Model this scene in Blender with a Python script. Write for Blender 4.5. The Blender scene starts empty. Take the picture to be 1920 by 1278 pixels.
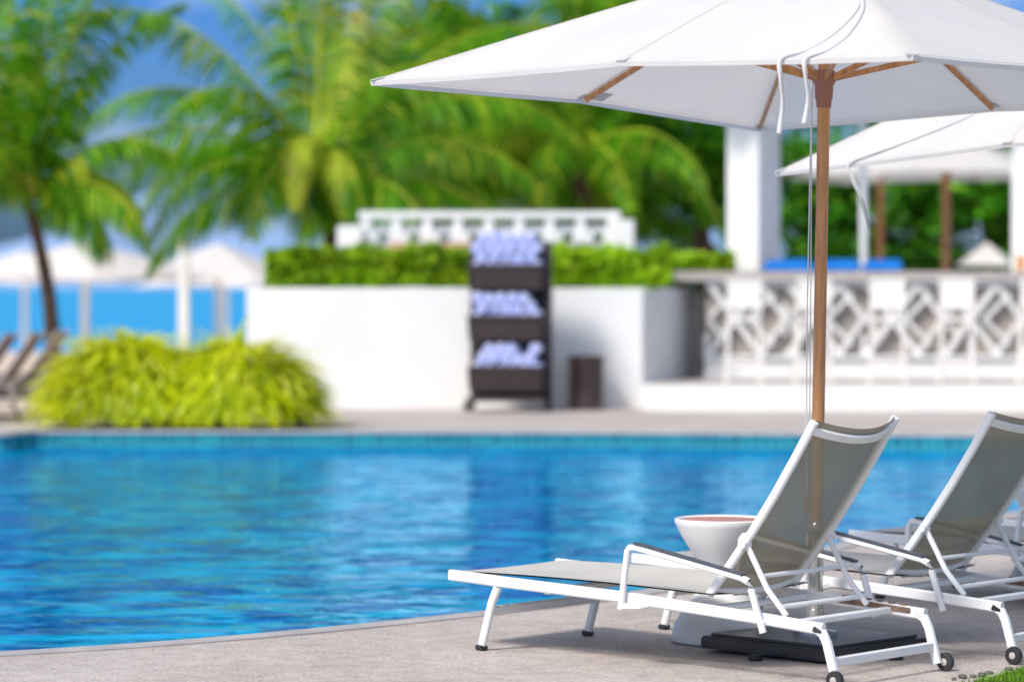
import bpy, bmesh, math, random
from mathutils import Vector, Matrix, Euler, noise
random.seed(7)
R=random.random
def U(a,b): return a+(b-a)*R()
scn=bpy.context.scene
COL=scn.collection
rad=math.radians
# ---------------------------------------------------------------- materials
def newmat(name):
    m=bpy.data.materials.new(name); m.use_nodes=True
    nt=m.node_tree; b=nt.nodes['Principled BSDF']
    return m,nt,b
def mat(name,c,rough=.5,c2=None,scale=6.,bump=0.,bscale=60.,metal=0.,trans=0.,spec=.5,coord='Object',detail=4.,transp=0.,mapscale=None,bdist=.01):
    m,nt,b=newmat(name); N=nt.nodes; L=nt.links
    b.inputs['Base Color'].default_value=(*c,1); b.inputs['Roughness'].default_value=rough
    b.inputs['Metallic'].default_value=metal; b.inputs['Specular IOR Level'].default_value=spec
    tc=N.new('ShaderNodeTexCoord'); src=tc.outputs[coord]
    if mapscale:
        mp=N.new('ShaderNodeMapping'); mp.inputs['Scale'].default_value=mapscale
        L.new(src,mp.inputs[0]); src=mp.outputs[0]
    col=None
    if c2:
        n=N.new('ShaderNodeTexNoise'); n.inputs['Scale'].default_value=scale; n.inputs['Detail'].default_value=detail
        L.new(src,n.inputs['Vector'])
        r=N.new('ShaderNodeValToRGB'); r.color_ramp.elements[0].position=.35; r.color_ramp.elements[1].position=.65
        r.color_ramp.elements[0].color=(*c,1); r.color_ramp.elements[1].color=(*c2,1)
        L.new(n.outputs['Fac'],r.inputs[0]); L.new(r.outputs[0],b.inputs['Base Color']); col=r.outputs[0]
    if bump>0:
        n2=N.new('ShaderNodeTexNoise'); n2.inputs['Scale'].default_value=bscale; n2.inputs['Detail'].default_value=5
        L.new(src,n2.inputs['Vector'])
        bp=N.new('ShaderNodeBump'); bp.inputs['Strength'].default_value=bump; bp.inputs['Distance'].default_value=bdist
        L.new(n2.outputs['Fac'],bp.inputs['Height']); L.new(bp.outputs[0],b.inputs['Normal'])
    out=N['Material Output']; sh=b.outputs[0]
    if trans>0:
        t=N.new('ShaderNodeBsdfTranslucent'); t.inputs[0].default_value=(*c,1)
        if col: L.new(col,t.inputs[0])
        mx=N.new('ShaderNodeMixShader'); mx.inputs[0].default_value=trans
        L.new(sh,mx.inputs[1]); L.new(t.outputs[0],mx.inputs[2]); sh=mx.outputs[0]
    if transp>0:
        t=N.new('ShaderNodeBsdfTransparent')
        mx=N.new('ShaderNodeMixShader'); mx.inputs[0].default_value=transp
        L.new(sh,mx.inputs[1]); L.new(t.outputs[0],mx.inputs[2]); sh=mx.outputs[0]
    L.new(sh,out.inputs[0])
    return m
def leafmat(name,ca,cb,cc=None,trans=.35,rough=.45,lo=.55,hi=1.35):
    m,nt,b=newmat(name); N=nt.nodes; L=nt.links
    g=N.new('ShaderNodeNewGeometry'); r=N.new('ShaderNodeValToRGB')
    e=r.color_ramp.elements; e[0].color=(*ca,1); e[1].color=(*cb,1); e[0].position=0; e[1].position=.8
    if cc:
        k=e.new(.97); k.color=(*cc,1)
    L.new(g.outputs['Random Per Island'],r.inputs[0])
    tc=N.new('ShaderNodeTexCoord'); n=N.new('ShaderNodeTexNoise'); n.inputs['Scale'].default_value=.9
    L.new(tc.outputs['Object'],n.inputs['Vector'])
    mr=N.new('ShaderNodeMapRange'); mr.inputs[1].default_value=.3; mr.inputs[2].default_value=.7; mr.inputs[3].default_value=lo; mr.inputs[4].default_value=hi
    L.new(n.outputs['Fac'],mr.inputs[0])
    v=N.new('ShaderNodeVectorMath'); v.operation='SCALE'; L.new(r.outputs[0],v.inputs[0]); L.new(mr.outputs[0],v.inputs['Scale'])
    L.new(v.outputs[0],b.inputs['Base Color']); b.inputs['Roughness'].default_value=rough
    b.inputs['Specular IOR Level'].default_value=.2
    t=N.new('ShaderNodeBsdfTranslucent'); L.new(v.outputs[0],t.inputs[0])
    mx=N.new('ShaderNodeMixShader'); mx.inputs[0].default_value=trans
    L.new(b.outputs[0],mx.inputs[1]); L.new(t.outputs[0],mx.inputs[2]); L.new(mx.outputs[0],N['Material Output'].inputs[0])
    return m
M={}
M['white']=mat('white_powder_coat',(.82,.83,.84),.38,c2=(.76,.77,.79),scale=9,bump=.05,bscale=200)
M['canopy']=mat('canopy_fabric',(.80,.785,.775),.85,c2=(.75,.74,.74),scale=2.2,bump=.12,bscale=420,trans=.34,spec=.1)
M['wood']=mat('varnished_wood',(.60,.30,.125),.38,c2=(.42,.19,.07),scale=7,bump=.1,bscale=40,mapscale=(6,6,.6))
M['brownpl']=mat('brown_plastic',(.30,.13,.09),.45)
M['steel']=mat('brushed_steel',(.6,.6,.6),.22,metal=1.)
M['black']=mat('black_rubber',(.02,.02,.023),.5,c2=(.035,.035,.04),scale=20)
M['padm']=mat('slate_arm_pad',(.05,.06,.08),.5,c2=(.07,.08,.10),scale=20)
M['basebl']=mat('black_painted_base',(.012,.013,.016),.3,c2=(.03,.03,.035),scale=12,bump=.1,bscale=60)
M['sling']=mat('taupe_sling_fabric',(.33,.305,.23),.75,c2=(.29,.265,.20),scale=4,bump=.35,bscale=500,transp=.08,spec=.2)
M['seatlit']=mat('sunlit_seat_sling',(.52,.505,.48),.7,c2=(.47,.46,.44),scale=4,bump=.3,bscale=500,spec=.3)  # same sling as the backrest, with glancing sunlight put into its lighter colour
M['strap']=mat('strap_cotton',(.8,.8,.82),.9,bump=.2,bscale=300,trans=.2)
M['plaster']=mat('white_plaster',(.84,.84,.83),.8,c2=(.77,.775,.775),scale=1.3,bump=.1,bscale=30)
M['cream']=mat('cream_stool_paint',(.86,.83,.79),.5,c2=(.82,.78,.73),scale=5)
M['fret']=mat('white_fretwork',(.80,.80,.79),.6,c2=(.73,.73,.72),scale=3)
M['ceramic']=mat('white_ceramic',(.78,.77,.76),.35,c2=(.72,.71,.70),scale=5)
M['terra']=mat('terracotta_top',(.50,.22,.18),.5,c2=(.42,.17,.14),scale=6)
M['slot']=mat('worn_track',(.30,.20,.13),.6,c2=(.15,.10,.07),scale=30)
M['rattan']=mat('dark_rattan',(.030,.020,.022),.5,c2=(.075,.055,.055),scale=26,bump=.6,bscale=50,mapscale=(1,1,3))
M['bin']=mat('brown_bin_paint',(.04,.024,.026),.45,c2=(.06,.035,.03),scale=8)
M['towel']=mat('lavender_towel',(.36,.43,.87),.95,c2=(.74,.77,.94),scale=9,bump=.6,bscale=90)
M['stone']=mat('grey_countertop',(.42,.38,.36),.4,c2=(.50,.46,.43),scale=8)
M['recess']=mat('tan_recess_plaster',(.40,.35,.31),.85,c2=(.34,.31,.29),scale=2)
M['bluec']=mat('blue_vinyl',(.005,.20,.66),.5,c2=(.01,.27,.75),scale=4)
M['trunk']=mat('palm_bark',(.13,.075,.05),.9,c2=(.06,.035,.028),scale=5,bump=.8,bscale=14,mapscale=(1,1,5))
M['palm']=leafmat('palm_leaf',(.035,.20,.006),(.19,.49,.012),(.60,.66,.04),trans=.48,lo=.5,hi=1.35)
M['palmy']=leafmat('palm_leaf_yellow',(.40,.54,.03),(.58,.66,.06),(.66,.62,.1),trans=.4)
M['leaf']=leafmat('tree_leaf',(.02,.13,.01),(.10,.38,.015),(.28,.58,.03),trans=.4,lo=.45,hi=1.35)
M['hedgel']=leafmat('hedge_leaf',(.16,.36,.008),(.40,.64,.012),(.58,.76,.03),trans=.35)
M['grassy']=leafmat('variegated_grass',(.46,.58,.008),(.86,.86,.015),(.92,.92,.20),trans=.45,lo=.85,hi=1.12)
M['orange']=mat('orange_glass',(.7,.28,.05),.2)
M['tan']=mat('tan_wood',(.6,.36,.18),.6,c2=(.5,.28,.14),scale=5)
M['loungedark']=mat('weathered_frame',(.36,.31,.29),.6)
M['slingb']=mat('brown_sling',(.28,.20,.18),.8)
M['pebble']=mat('pebble_stone',(.07,.075,.07),.5,c2=(.15,.15,.14),scale=20)
M['lawn']=leafmat('lawn_blade',(.08,.24,.01),(.2,.44,.015),(.32,.55,.03),trans=.25)
M['soil']=mat('lawn_soil',(.05,.09,.015),.9,c2=(.08,.14,.02),scale=20)
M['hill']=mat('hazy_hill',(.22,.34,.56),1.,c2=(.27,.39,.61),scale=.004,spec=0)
M['sand']=mat('sand',(.70,.57,.46),.95,c2=(.62,.49,.40),scale=.6,bump=.4,bscale=3,bdist=.05)
def deckmat():
    m,nt,b=newmat('washed_concrete_deck'); N=nt.nodes; L=nt.links
    tc=N.new('ShaderNodeTexCoord')
    def nz(s,d=6,ro=.6):
        n=N.new('ShaderNodeTexNoise'); n.inputs['Scale'].default_value=s; n.inputs['Detail'].default_value=d; n.inputs['Roughness'].default_value=ro
        L.new(tc.outputs['Object'],n.inputs['Vector']); return n
    a=nz(.9); f=nz(60,3); g=nz(9,6,.7)
    r=N.new('ShaderNodeValToRGB'); e=r.color_ramp.elements; e[0].position=.3; e[1].position=.7
    e[0].color=(.47,.415,.39,1); e[1].color=(.62,.56,.53,1); L.new(a.outputs[0],r.inputs[0])
    r2=N.new('ShaderNodeValToRGB'); e=r2.color_ramp.elements; e[0].position=.32; e[1].position=.6
    e[0].color=(.62,.60,.59,1); e[1].color=(1.03,1.03,1.03,1); L.new(f.outputs[0],r2.inputs[0])
    r3=N.new('ShaderNodeValToRGB'); e=r3.color_ramp.elements; e[0].position=.3; e[1].position=.62
    e[0].color=(.74,.73,.72,1); e[1].color=(1.02,1.02,1.02,1); L.new(g.outputs[0],r3.inputs[0])
    m1=N.new('ShaderNodeMix'); m1.data_type='RGBA'; m1.blend_type='MULTIPLY'; m1.inputs[0].default_value=1
    L.new(r.outputs[0],m1.inputs[6]); L.new(r2.outputs[0],m1.inputs[7])
    m2=N.new('ShaderNodeMix'); m2.data_type='RGBA'; m2.blend_type='MULTIPLY'; m2.inputs[0].default_value=1
    L.new(m1.outputs[2],m2.inputs[6]); L.new(r3.outputs[0],m2.inputs[7])
    L.new(m2.outputs[2],b.inputs['Base Color']); b.inputs['Roughness'].default_value=.75
    bp=N.new('ShaderNodeBump'); bp.inputs['Strength'].default_value=.35; bp.inputs['Distance'].default_value=.004
    L.new(f.outputs[0],bp.inputs['Height']); L.new(bp.outputs[0],b.inputs['Normal'])
    return m
M['deck']=deckmat()
M['coping']=mat('grey_coping',(.34,.32,.32),.6,c2=(.44,.415,.41),scale=5,bump=.2,bscale=60)
def tilemat():
    m,nt,b=newmat('turquoise_pool_tile'); N=nt.nodes; L=nt.links
    tc=N.new('ShaderNodeTexCoord'); bt=N.new('ShaderNodeTexBrick')
    mp=N.new('ShaderNodeMapping'); mp.inputs['Rotation'].default_value=(rad(90),0,0)
    L.new(tc.outputs['Object'],mp.inputs[0]); L.new(mp.outputs[0],bt.inputs['Vector'])
    bt.offset=0; bt.inputs['Scale'].default_value=1; bt.inputs['Brick Width'].default_value=.1; bt.inputs['Row Height'].default_value=.14
    bt.inputs['Mortar Size'].default_value=.007
    bt.inputs['Color1'].default_value=(.002,.15,.20,1); bt.inputs['Color2'].default_value=(.008,.25,.29,1); bt.inputs['Mortar'].default_value=(.10,.36,.40,1)
    L.new(bt.outputs[0],b.inputs['Base Color']); b.inputs['Roughness'].default_value=.3
    return m
M['tile']=tilemat()
def watermat(name,c1,c2,sc,dist,k2,mapsc=(1,1,1),rough=.03,refl=.6,tint=(.72,.93,1.)):
    m,nt,b=newmat(name); N=nt.nodes; L=nt.links; N.remove(b)
    tc=N.new('ShaderNodeTexCoord'); mp=N.new('ShaderNodeMapping'); mp.inputs['Scale'].default_value=mapsc
    L.new(tc.outputs['Object'],mp.inputs[0])
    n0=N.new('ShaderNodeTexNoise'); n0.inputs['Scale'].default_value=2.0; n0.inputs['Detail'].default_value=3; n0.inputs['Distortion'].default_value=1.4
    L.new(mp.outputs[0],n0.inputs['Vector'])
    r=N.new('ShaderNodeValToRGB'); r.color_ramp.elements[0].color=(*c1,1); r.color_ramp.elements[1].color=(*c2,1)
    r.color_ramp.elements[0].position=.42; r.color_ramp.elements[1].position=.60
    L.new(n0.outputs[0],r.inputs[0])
    n1=N.new('ShaderNodeTexNoise'); n1.inputs['Scale'].default_value=sc; n1.inputs['Detail'].default_value=1.8; n1.inputs['Roughness'].default_value=.45; n1.inputs['Distortion'].default_value=.8
    n2=N.new('ShaderNodeTexNoise'); n2.inputs['Scale'].default_value=sc*.4; n2.inputs['Detail'].default_value=1; n2.inputs['Distortion'].default_value=.6
    L.new(mp.outputs[0],n1.inputs['Vector']); L.new(mp.outputs[0],n2.inputs['Vector'])
    a=N.new('ShaderNodeMath'); a.operation='MULTIPLY_ADD'; a.inputs[1].default_value=k2
    L.new(n2.outputs[0],a.inputs[0]); L.new(n1.outputs[0],a.inputs[2])
    bp=N.new('ShaderNodeBump'); bp.inputs['Strength'].default_value=1; bp.inputs['Distance'].default_value=dist
    L.new(a.outputs[0],bp.inputs['Height'])
    df=N.new('ShaderNodeBsdfDiffuse'); L.new(r.outputs[0],df.inputs[0]); L.new(bp.outputs[0],df.inputs['Normal'])
    gl=N.new('ShaderNodeBsdfGlossy'); gl.inputs['Color'].default_value=(*tint,1); gl.inputs['Roughness'].default_value=rough; L.new(bp.outputs[0],gl.inputs['Normal'])
    fr=N.new('ShaderNodeFresnel'); fr.inputs[0].default_value=1.33; L.new(bp.outputs[0],fr.inputs['Normal'])
    mu=N.new('ShaderNodeMath'); mu.operation='MULTIPLY'; mu.inputs[1].default_value=refl; L.new(fr.outputs[0],mu.inputs[0])
    mx=N.new('ShaderNodeMixShader'); L.new(mu.outputs[0],mx.inputs[0]); L.new(df.outputs[0],mx.inputs[1]); L.new(gl.outputs[0],mx.inputs[2])
    L.new(mx.outputs[0],N['Material Output'].inputs[0])
    return m
M['water']=watermat('pool_water',(.0,.10,.44),(.0,.41,.78),3.0,.019,1.2,(.85,1.25,1),rough=.02,refl=.95,tint=(.36,.74,.95))  # noise paints caustic light and deeper bottom patches into the base colour
M['sea']=watermat('sea_water',(.0,.28,.60),(.005,.36,.70),.6,.2,2.2,(.5,1,1),rough=.2,refl=.4)

# ---------------------------------------------------------------- mesh builder
class MB:
    def __init__(s): s.v=[]; s.f=[]
    def add(s,vs,fs):
        o=len(s.v); s.v+= [tuple(p) for p in vs]; s.f+=[tuple(i+o for i in f) for f in fs]
    def box(s,c,d,rot=None,bev=0):
        c=Vector(c); x,y,z=d[0]/2,d[1]/2,d[2]/2
        if bev<=0:
            vs=[(-x,-y,-z),(x,-y,-z),(x,y,-z),(-x,y,-z),(-x,-y,z),(x,-y,z),(x,y,z),(-x,y,z)]
            fs=[(0,3,2,1),(4,5,6,7),(0,1,5,4),(1,2,6,5),(2,3,7,6),(3,0,4,7)]
        else:
            bm=bmesh.new(); bmesh.ops.create_cube(bm,size=1)
            for v in bm.verts: v.co=Vector((v.co.x*d[0],v.co.y*d[1],v.co.z*d[2]))
            bmesh.ops.bevel(bm,geom=bm.edges[:],offset=bev,segments=2,affect='EDGES')
            bm.verts.index_update(); vs=[v.co.copy() for v in bm.verts]; fs=[[v.index for v in f.verts] for f in bm.faces]; bm.free()
        m=Euler(rot).to_matrix() if rot else Matrix.Identity(3)
        s.add([m@Vector(p)+c for p in vs],fs)
    def sweep(s,pts,w,h=None,up=(0,0,1),n=None,cap=True):
        pts=[Vector(p) for p in pts]; K=len(pts)
        if h is None:
            n=n or 10; sec=[(math.cos(2*math.pi*i/n),math.sin(2*math.pi*i/n)) for i in range(n)]
        else:
            b=min(w,h)*.22; a,c=w/2,h/2
            sec=[(a-b,-c),(a,-c+b),(a,c-b),(a-b,c),(-a+b,c),(-a,c-b),(-a,-c+b),(-a+b,-c)]
        ns=len(sec); vs=[]
        for i,p in enumerate(pts):
            t=(pts[min(i+1,K-1)]-pts[max(i-1,0)]).normalized()
            u=Vector(up); 
            if abs(t.dot(u))>.98: u=Vector((1,0,0))
            sd=t.cross(u).normalized(); u2=sd.cross(t).normalized()
            r=(w[i] if isinstance(w,(list,tuple)) else w) if h is None else 1
            sc=1.
            if h is not None and 0<i<K-1:
                a1=(pts[i]-pts[i-1]).normalized(); a2=(pts[i+1]-pts[i]).normalized()
                sc=1/max(.5,math.cos(a1.angle(a2,0)/2))
            for q in sec:
                vs.append(p+sd*(q[0]*r)+u2*(q[1]*r*sc))
        fs=[]
        for i in range(K-1):
            for j in range(ns):
                k=(j+1)%ns
                fs.append((i*ns+j,i*ns+k,(i+1)*ns+k,(i+1)*ns+j))
        if cap:
            fs.append(tuple(range(ns))[::-1]); fs.append(tuple((K-1)*ns+j for j in range(ns)))
        s.add(vs,fs)
    def lathe(s,prof,n=40,c=(0,0,0)):
        vs=[];fs=[]
        for r,z in prof:
            for j in range(n):
                a=2*math.pi*j/n; vs.append((c[0]+r*math.cos(a),c[1]+r*math.sin(a),c[2]+z))
        for i in range(len(prof)-1):
            for j in range(n):
                k=(j+1)%n; fs.append((i*n+j,i*n+k,(i+1)*n+k,(i+1)*n+j))
        fs.append(tuple(range(n))[::-1]); fs.append(tuple((len(prof)-1)*n+j for j in range(n)))
        s.add(vs,fs)
    def cyl(s,a,b,r,n=16): s.sweep([a,b],r,n=n)
    def grid(s,fn,nu,nv):
        vs=[fn(i/nu,j/nv) for i in range(nu+1) for j in range(nv+1)]
        fs=[(i*(nv+1)+j,(i+1)*(nv+1)+j,(i+1)*(nv+1)+j+1,i*(nv+1)+j+1) for i in range(nu) for j in range(nv)]
        s.add(vs,fs)
    def obj(s,name,m,parent=None,smooth=False,loc=None):
        me=bpy.data.meshes.new(name); me.from_pydata(s.v,[],s.f); me.update()
        if smooth:
            for p in me.polygons: p.use_smooth=True
            try: me.set_sharp_from_angle(angle=rad(38))
            except Exception: pass
        o=bpy.data.objects.new(name,me); me.materials.append(m); COL.objects.link(o)
        if parent: o.parent=parent
        if loc: o.location=loc
        return o
def root(name,loc,label,cat,rotz=0,group=None):
    o=bpy.data.objects.new(name,None); o.empty_display_size=.2; COL.objects.link(o)
    o.location=loc; o.rotation_euler=(0,0,rotz); o['label']=label; o['category']=cat
    if group: o['group']=group
    return o
def tag(o,label,cat,group=None):
    o['label']=label; o['category']=cat
    if group: o['group']=group
    return o
def struct(o): o['kind']='structure'; return o
def dup(r,loc,rot=None,scale=None,label=None):
    n=r.copy(); COL.objects.link(n); n.location=loc
    if rot is not None: n.rotation_euler=rot
    if scale: n.scale=scale
    if label: n['label']=label
    def rec(src,dst):
        for c in src.children:
            if c.name.startswith('tie_strap'): continue
            k=c.copy(); COL.objects.link(k); k.parent=dst; rec(c,k)
    rec(r,n)
    return n

# ---------------------------------------------------------------- pool outline
near=[(-12,9.2),(-6,10.6),(-3.6,11.35),(-2.07,12.02),(-1.19,12.56),(-.29,13.37),(.455,14.2),(1.2,15.5),(2.12,17.6),(3.4,19.6),(5.5,21.2),(9,22.4),(14,23)]
far=[(14,29.2),(9,29.3),(5.07,29.6),(2,30.1),(0,30.3),(-2.5,30.36),(-4.6,30.36),(-4.95,30.1),(-5.3,29.7),(-8,29.4),(-12,29.3)]
def cr(P,n=8):
    out=[]
    for i in range(len(P)-1):
        p0=Vector(P[max(i-1,0)]);p1=Vector(P[i]);p2=Vector(P[i+1]);p3=Vector(P[min(i+2,len(P)-1)])
        for k in range(n):
            t=k/n
            out.append(.5*((2*p1)+(p2-p0)*t+(2*p0-5*p1+4*p2-p3)*t*t+(3*p1-p0-3*p2+p3)*t*t*t))
    out.append(Vector(P[-1])); return out
loop=cr(near)+cr(far)
def offs(lp,d):
    out=[];n=len(lp)
    for i in range(n):
        t=(lp[(i+1)%n]-lp[i-1]).normalized(); nrm=Vector((t.y,-t.x))
        out.append(lp[i]+nrm*d)
    return out
def fillmesh(loops,z,name,m):
    bm=bmesh.new(); E=[]
    for lp in loops:
        vs=[bm.verts.new((p[0],p[1],z)) for p in lp]
        for i in range(len(vs)): E.append(bm.edges.new((vs[i],vs[(i+1)%len(vs)])))
    bmesh.ops.triangle_fill(bm,use_beauty=True,use_dissolve=False,edges=E)
    for f in bm.faces:
        f.normal_update()
        if f.normal.z<0: f.normal_flip()
    me=bpy.data.meshes.new(name); bm.to_mesh(me); bm.free(); me.materials.append(m)
    o=bpy.data.objects.new(name,me); COL.objects.link(o); return o
cop=offs(loop,.13)
outer=[(-30,-8),(30,-8),(30,48),(-3.06,48),(-3.06,32.2),(-30,32.2)]
struct(fillmesh([outer,cop],0,'pool_deck',M['deck']))
mb=MB(); n=len(loop); a=offs(loop,.131); b=offs(loop,-.012)
rings=[[(p.x,p.y,-.02) for p in a],[(p.x,p.y,.006) for p in a],[(p.x,p.y,.006) for p in offs(loop,-.006)],[(p.x,p.y,-.004) for p in b],[(p.x,p.y,-.024) for p in b],[(p.x,p.y,-.028) for p in loop]]
vs=[q for r_ in rings for q in r_]
fs=[(k*n+i,k*n+(i+1)%n,(k+1)*n+(i+1)%n,(k+1)*n+i) for k in range(len(rings)-1) for i in range(n)]
mb.add(vs,fs); struct(mb.obj('pool_coping',M['coping']))
mb=MB(); vs=[(p.x,p.y,-.026) for p in loop]+[(p.x,p.y,-1.3) for p in loop]
mb.add(vs,[(i,(i+1)%n,n+(i+1)%n,n+i) for i in range(n)]+[tuple(range(n,2*n))]); struct(mb.obj('pool_basin',M['tile']))
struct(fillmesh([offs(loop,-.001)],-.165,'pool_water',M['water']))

# ---------------------------------------------------------------- beach, sea, hills
def gz(y):
    if y<38: return -.02
    t=min(1,(y-38)/112); return -.02-1.4*t*t*(3-2*t) if t>.0 else -.02
mb=MB()
xs=[-400,-120,-60,-40,-30]+[ -25+i*1.5 for i in range(34)]+[30,40,60,120,400]
ys=[31.9+i*1.5 for i in range(40)]+[95,105,115,125,135,145,155,165]
vs=[(x,y,gz(y)+.05*noise.noise(Vector((x*.3,y*.3,0)))*(1 if y>50 else 0)) for x in xs for y in ys]
ny=len(ys)
mb.add(vs,[(i*ny+j,(i+1)*ny+j,(i+1)*ny+j+1,i*ny+j+1) for i in range(len(xs)-1) for j in range(ny-1)])
struct(mb.obj('beach_sand',M['sand'],smooth=True))
mb=MB(); mb.add([(-9000,60,-1.15),(9000,60,-1.15),(9000,20000,-1.15),(-9000,20000,-1.15)],[(0,1,2,3)]); struct(mb.obj('sea_water',M['sea']))
mb=MB()
def hz(x):
    return 30+62*math.exp(-(abs(x+400)/80)**1.4)+30*math.exp(-((x+230)/60)**2)+ 30*math.exp(-((x-190)/120)**2)+12*noise.noise(Vector((x*.004,1.3,0)))+7*noise.noise(Vector((x*.02,4,0)))
def hf(u,v):
    x=-2600+5200*u; d=v*1400
    h=hz(x)*math.sin(math.pi*min(1,v*1.0))**.8
    h*=(1+.25*noise.noise(Vector((x*.006,d*.006,0))))
    return (x,2700+d,max(-2,h*1.12*(1+d/6000)-1.5))
mb.grid(hf,260,24); struct(mb.obj('distant_hills',M['hill'],smooth=True))

# ---------------------------------------------------------------- sun lounger
def build_lounger(loc,rotz,label,wm,sm,group):
    r=root('sun_lounger',loc,label,'sun lounger',rotz,group)
    Yr=.335
    mb=MB()
    for s in (1,-1):
        mb.sweep([(1.93,s*Yr,.296),(1.80,s*Yr,.292),(1.62,s*Yr,.285),(1.0,s*Yr,.268),(.31,s*Yr,.232),(.06,s*Yr,.215)],.026,.044)
    for x,z,w in ((1.90,.292,.03),(1.42,.262,.03),(.62,.245,.03),(.22,.222,.03)):
        mb.sweep([(x,-Yr+.012,z),(x,Yr-.012,z)],w,.026)
    for y_ in (.280,-.245):
        s=1 if y_>0 else -1
        mb.sweep([(.455,y_,.50),(.36,y_,.34),(.27,y_,.245)],.018,.020)
        mb.cyl((.455,y_-s*.012,.503),(.455,y_+s*.033,.503),.015)
    mb.sweep([(.30,-.285,.275),(.30,.285,.275)],.010,n=8)
    mb.sweep([(.39,-.285,.385),(.39,.285,.385)],.009,n=8)
    mb.obj('frame',wm,r,smooth=True)
    t=MB()
    t.box((.29,-(Yr-.0165),.236),(.34,.008,.020),rot=(0,rad(-3),0),bev=.002)
    for k in range(6): t.box((.16+k*.055,-Yr,.2475+k*.0026),(.022,.018,.008))
    t.obj('ratchet_track',M['slot'],r)
    for s in (1,-1):
        l=MB(); l.sweep([(1.67,s*Yr,.262),(1.70,s*Yr,.20),(1.755,s*Yr,.022)],.026,.034,up=(1,0,0)); lo=l.obj('leg',wm,r,smooth=True)
        c=MB(); c.box((1.758,s*Yr,.012),(.046,.036,.022),bev=.005); c.obj('foot_cap',M['black'],lo)
        l=MB(); l.sweep([(.10,s*Yr,.217),(.065,s*Yr,.20),(.045,s*Yr,.165),(.005,s*Yr,.03)],.026,.034,up=(1,0,0)); l.obj('leg',wm,r,smooth=True)
        w=MB(); yc=s*(Yr+.030)
        w.lathe([(.026,-.012),(.034,-.010),(.036,-.004),(.036,.004),(.034,.010),(.026,.012)],n=24)
        w.v=[(p[0]-.012,yc+p[2],.036+p[1]) for p in w.v]; wo=w.obj('wheel',M['black'],r,smooth=True)
        w=MB(); w.lathe([(.008,-.016),(.014,-.0135),(.014,.0135),(.008,.016)],n=20)
        w.v=[(p[0]-.012,yc+p[2],.036+p[1]) for p in w.v]; w.obj('wheel_hub',M['stone'],wo,smooth=True)
    mb=MB(); mb.sweep([(1.712,-Yr+.015,.165),(1.712,Yr-.015,.165)],.03,.034); mb.obj('crossbar',wm,r,smooth=True)
    mb=MB(); mb.sweep([(.025,-Yr+.015,.095),(.025,Yr-.015,.095)],.022,.036); mb.obj('crossbar',wm,r,smooth=True)
    for s in (1,-1):
        ya=s*(Yr+.030)
        a_=MB(); a_.sweep([(1.005,ya,.225),(1.0,ya,.24),(.985,ya,.34),(.968,ya,.452),(.955,ya,.466),(.93,ya,.468),(.70,ya,.432),(.42,ya,.385),(.385,ya,.372),(.372,ya,.345),(.315,ya,.185)],.022,.024,up=(.3,0,1))
        a_.cyl((1.0,s*(Yr-.01),.25),(1.0,ya,.25),.011); a_.cyl((.325,s*(Yr-.01),.222),(.325,ya,.222),.011)
        a_.sweep([(1.005,ya,.235),(.90,ya,.244),(.88,s*Yr,.252)],.020,.024)
        ao=a_.obj('armrest',wm,r,smooth=True)
        p=MB(); p.sweep([(.93,ya,.484),(.90,ya,.482),(.70,ya,.448),(.43,ya,.402),(.405,ya,.396)],.030,.008); p.obj('arm_pad',M['padm'],ao,smooth=True)
    def zs(x): 
        t=(x-.60)/1.34
        return .303+.012*math.sin(t*math.pi*.9)
    st=MB()
    def fs_(u,v):
        x=.60+1.345*u; y=-.322+.644*v; sag=.022*(1-(2*v-1)**2)
        z=zs(x)+.006-sag*min(1,u*6+.4)*min(1,(1-u)*8)
        if u>.97: z-= (u-.97)*.5
        return (x,y,z)
    st.grid(fs_,40,12)
    st.grid(lambda u,v:(lambda q:(q[0],q[1],q[2]-.006))(fs_(u,1-v)),40,12)
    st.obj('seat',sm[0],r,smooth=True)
    A=Vector((.63,.018,.30)); B=Vector((.140,.018,.975)); D=(B-A); nrm=Vector((-D.z,0,D.x)).normalized()
    if nrm.z>0: nrm=-nrm
    yb=.266
    f_=MB()
    for s in (1,-1):
        pts=[A+D*t+Vector((0,s*yb,0))+nrm*(.018*math.sin(t*math.pi)) for t in (0,.2,.4,.6,.8,1.0)]
        f_.sweep(pts,.024,.032,up=(1,0,.6))
    cb=[A+D*.955+Vector((0,yb*q,0))+nrm*(.075*(1-q*q)) for q in [-.97+.097*2*i/2 for i in range(21)]]
    f_.sweep(cb,.034,.014,up=tuple(nrm))
    cb=[A+D*.03+Vector((0,yb*q,0))+nrm*(.03*(1-q*q)) for q in [-.97,-.5,0,.5,.97]]
    f_.sweep(cb,.02,.02,up=tuple(nrm))
    bo=f_.obj('backrest',wm,r,smooth=True)
    sl=MB()
    def fb(u,v):
        q=2*v-1; t=.02+.985*u
        p=A+D*t+Vector((0,(yb-.008)*q,0))+nrm*(.018*math.sin(t*math.pi)+(.025+.042*t)*(1-q*q)-.004)
        return tuple(p)
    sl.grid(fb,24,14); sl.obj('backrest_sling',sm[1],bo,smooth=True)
    return r
th=rad(138.5)
L1=build_lounger((1.415,11.188,0),th,'white metal sun lounger with taupe sling beside the pool, back raised',M['white'],(M['seatlit'],M['sling']),'sun loungers along the pool edge')
dup(L1,(2.194,11.928,0)); dup(L1,(3.279,13.188,0)); dup(L1,(4.06,13.93,0))
B1=build_lounger((-5.05,32.75,0),rad(176),'weathered brown sun lounger on the sand by the pool',M['loungedark'],(M['slingb'],M['slingb']),'brown loungers on the sand')
dup(B1,(-5.0,34.1,-.02)); dup(B1,(-5.2,35.6,-.02)); dup(B1,(-5.45,33.4,-.02))

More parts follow.
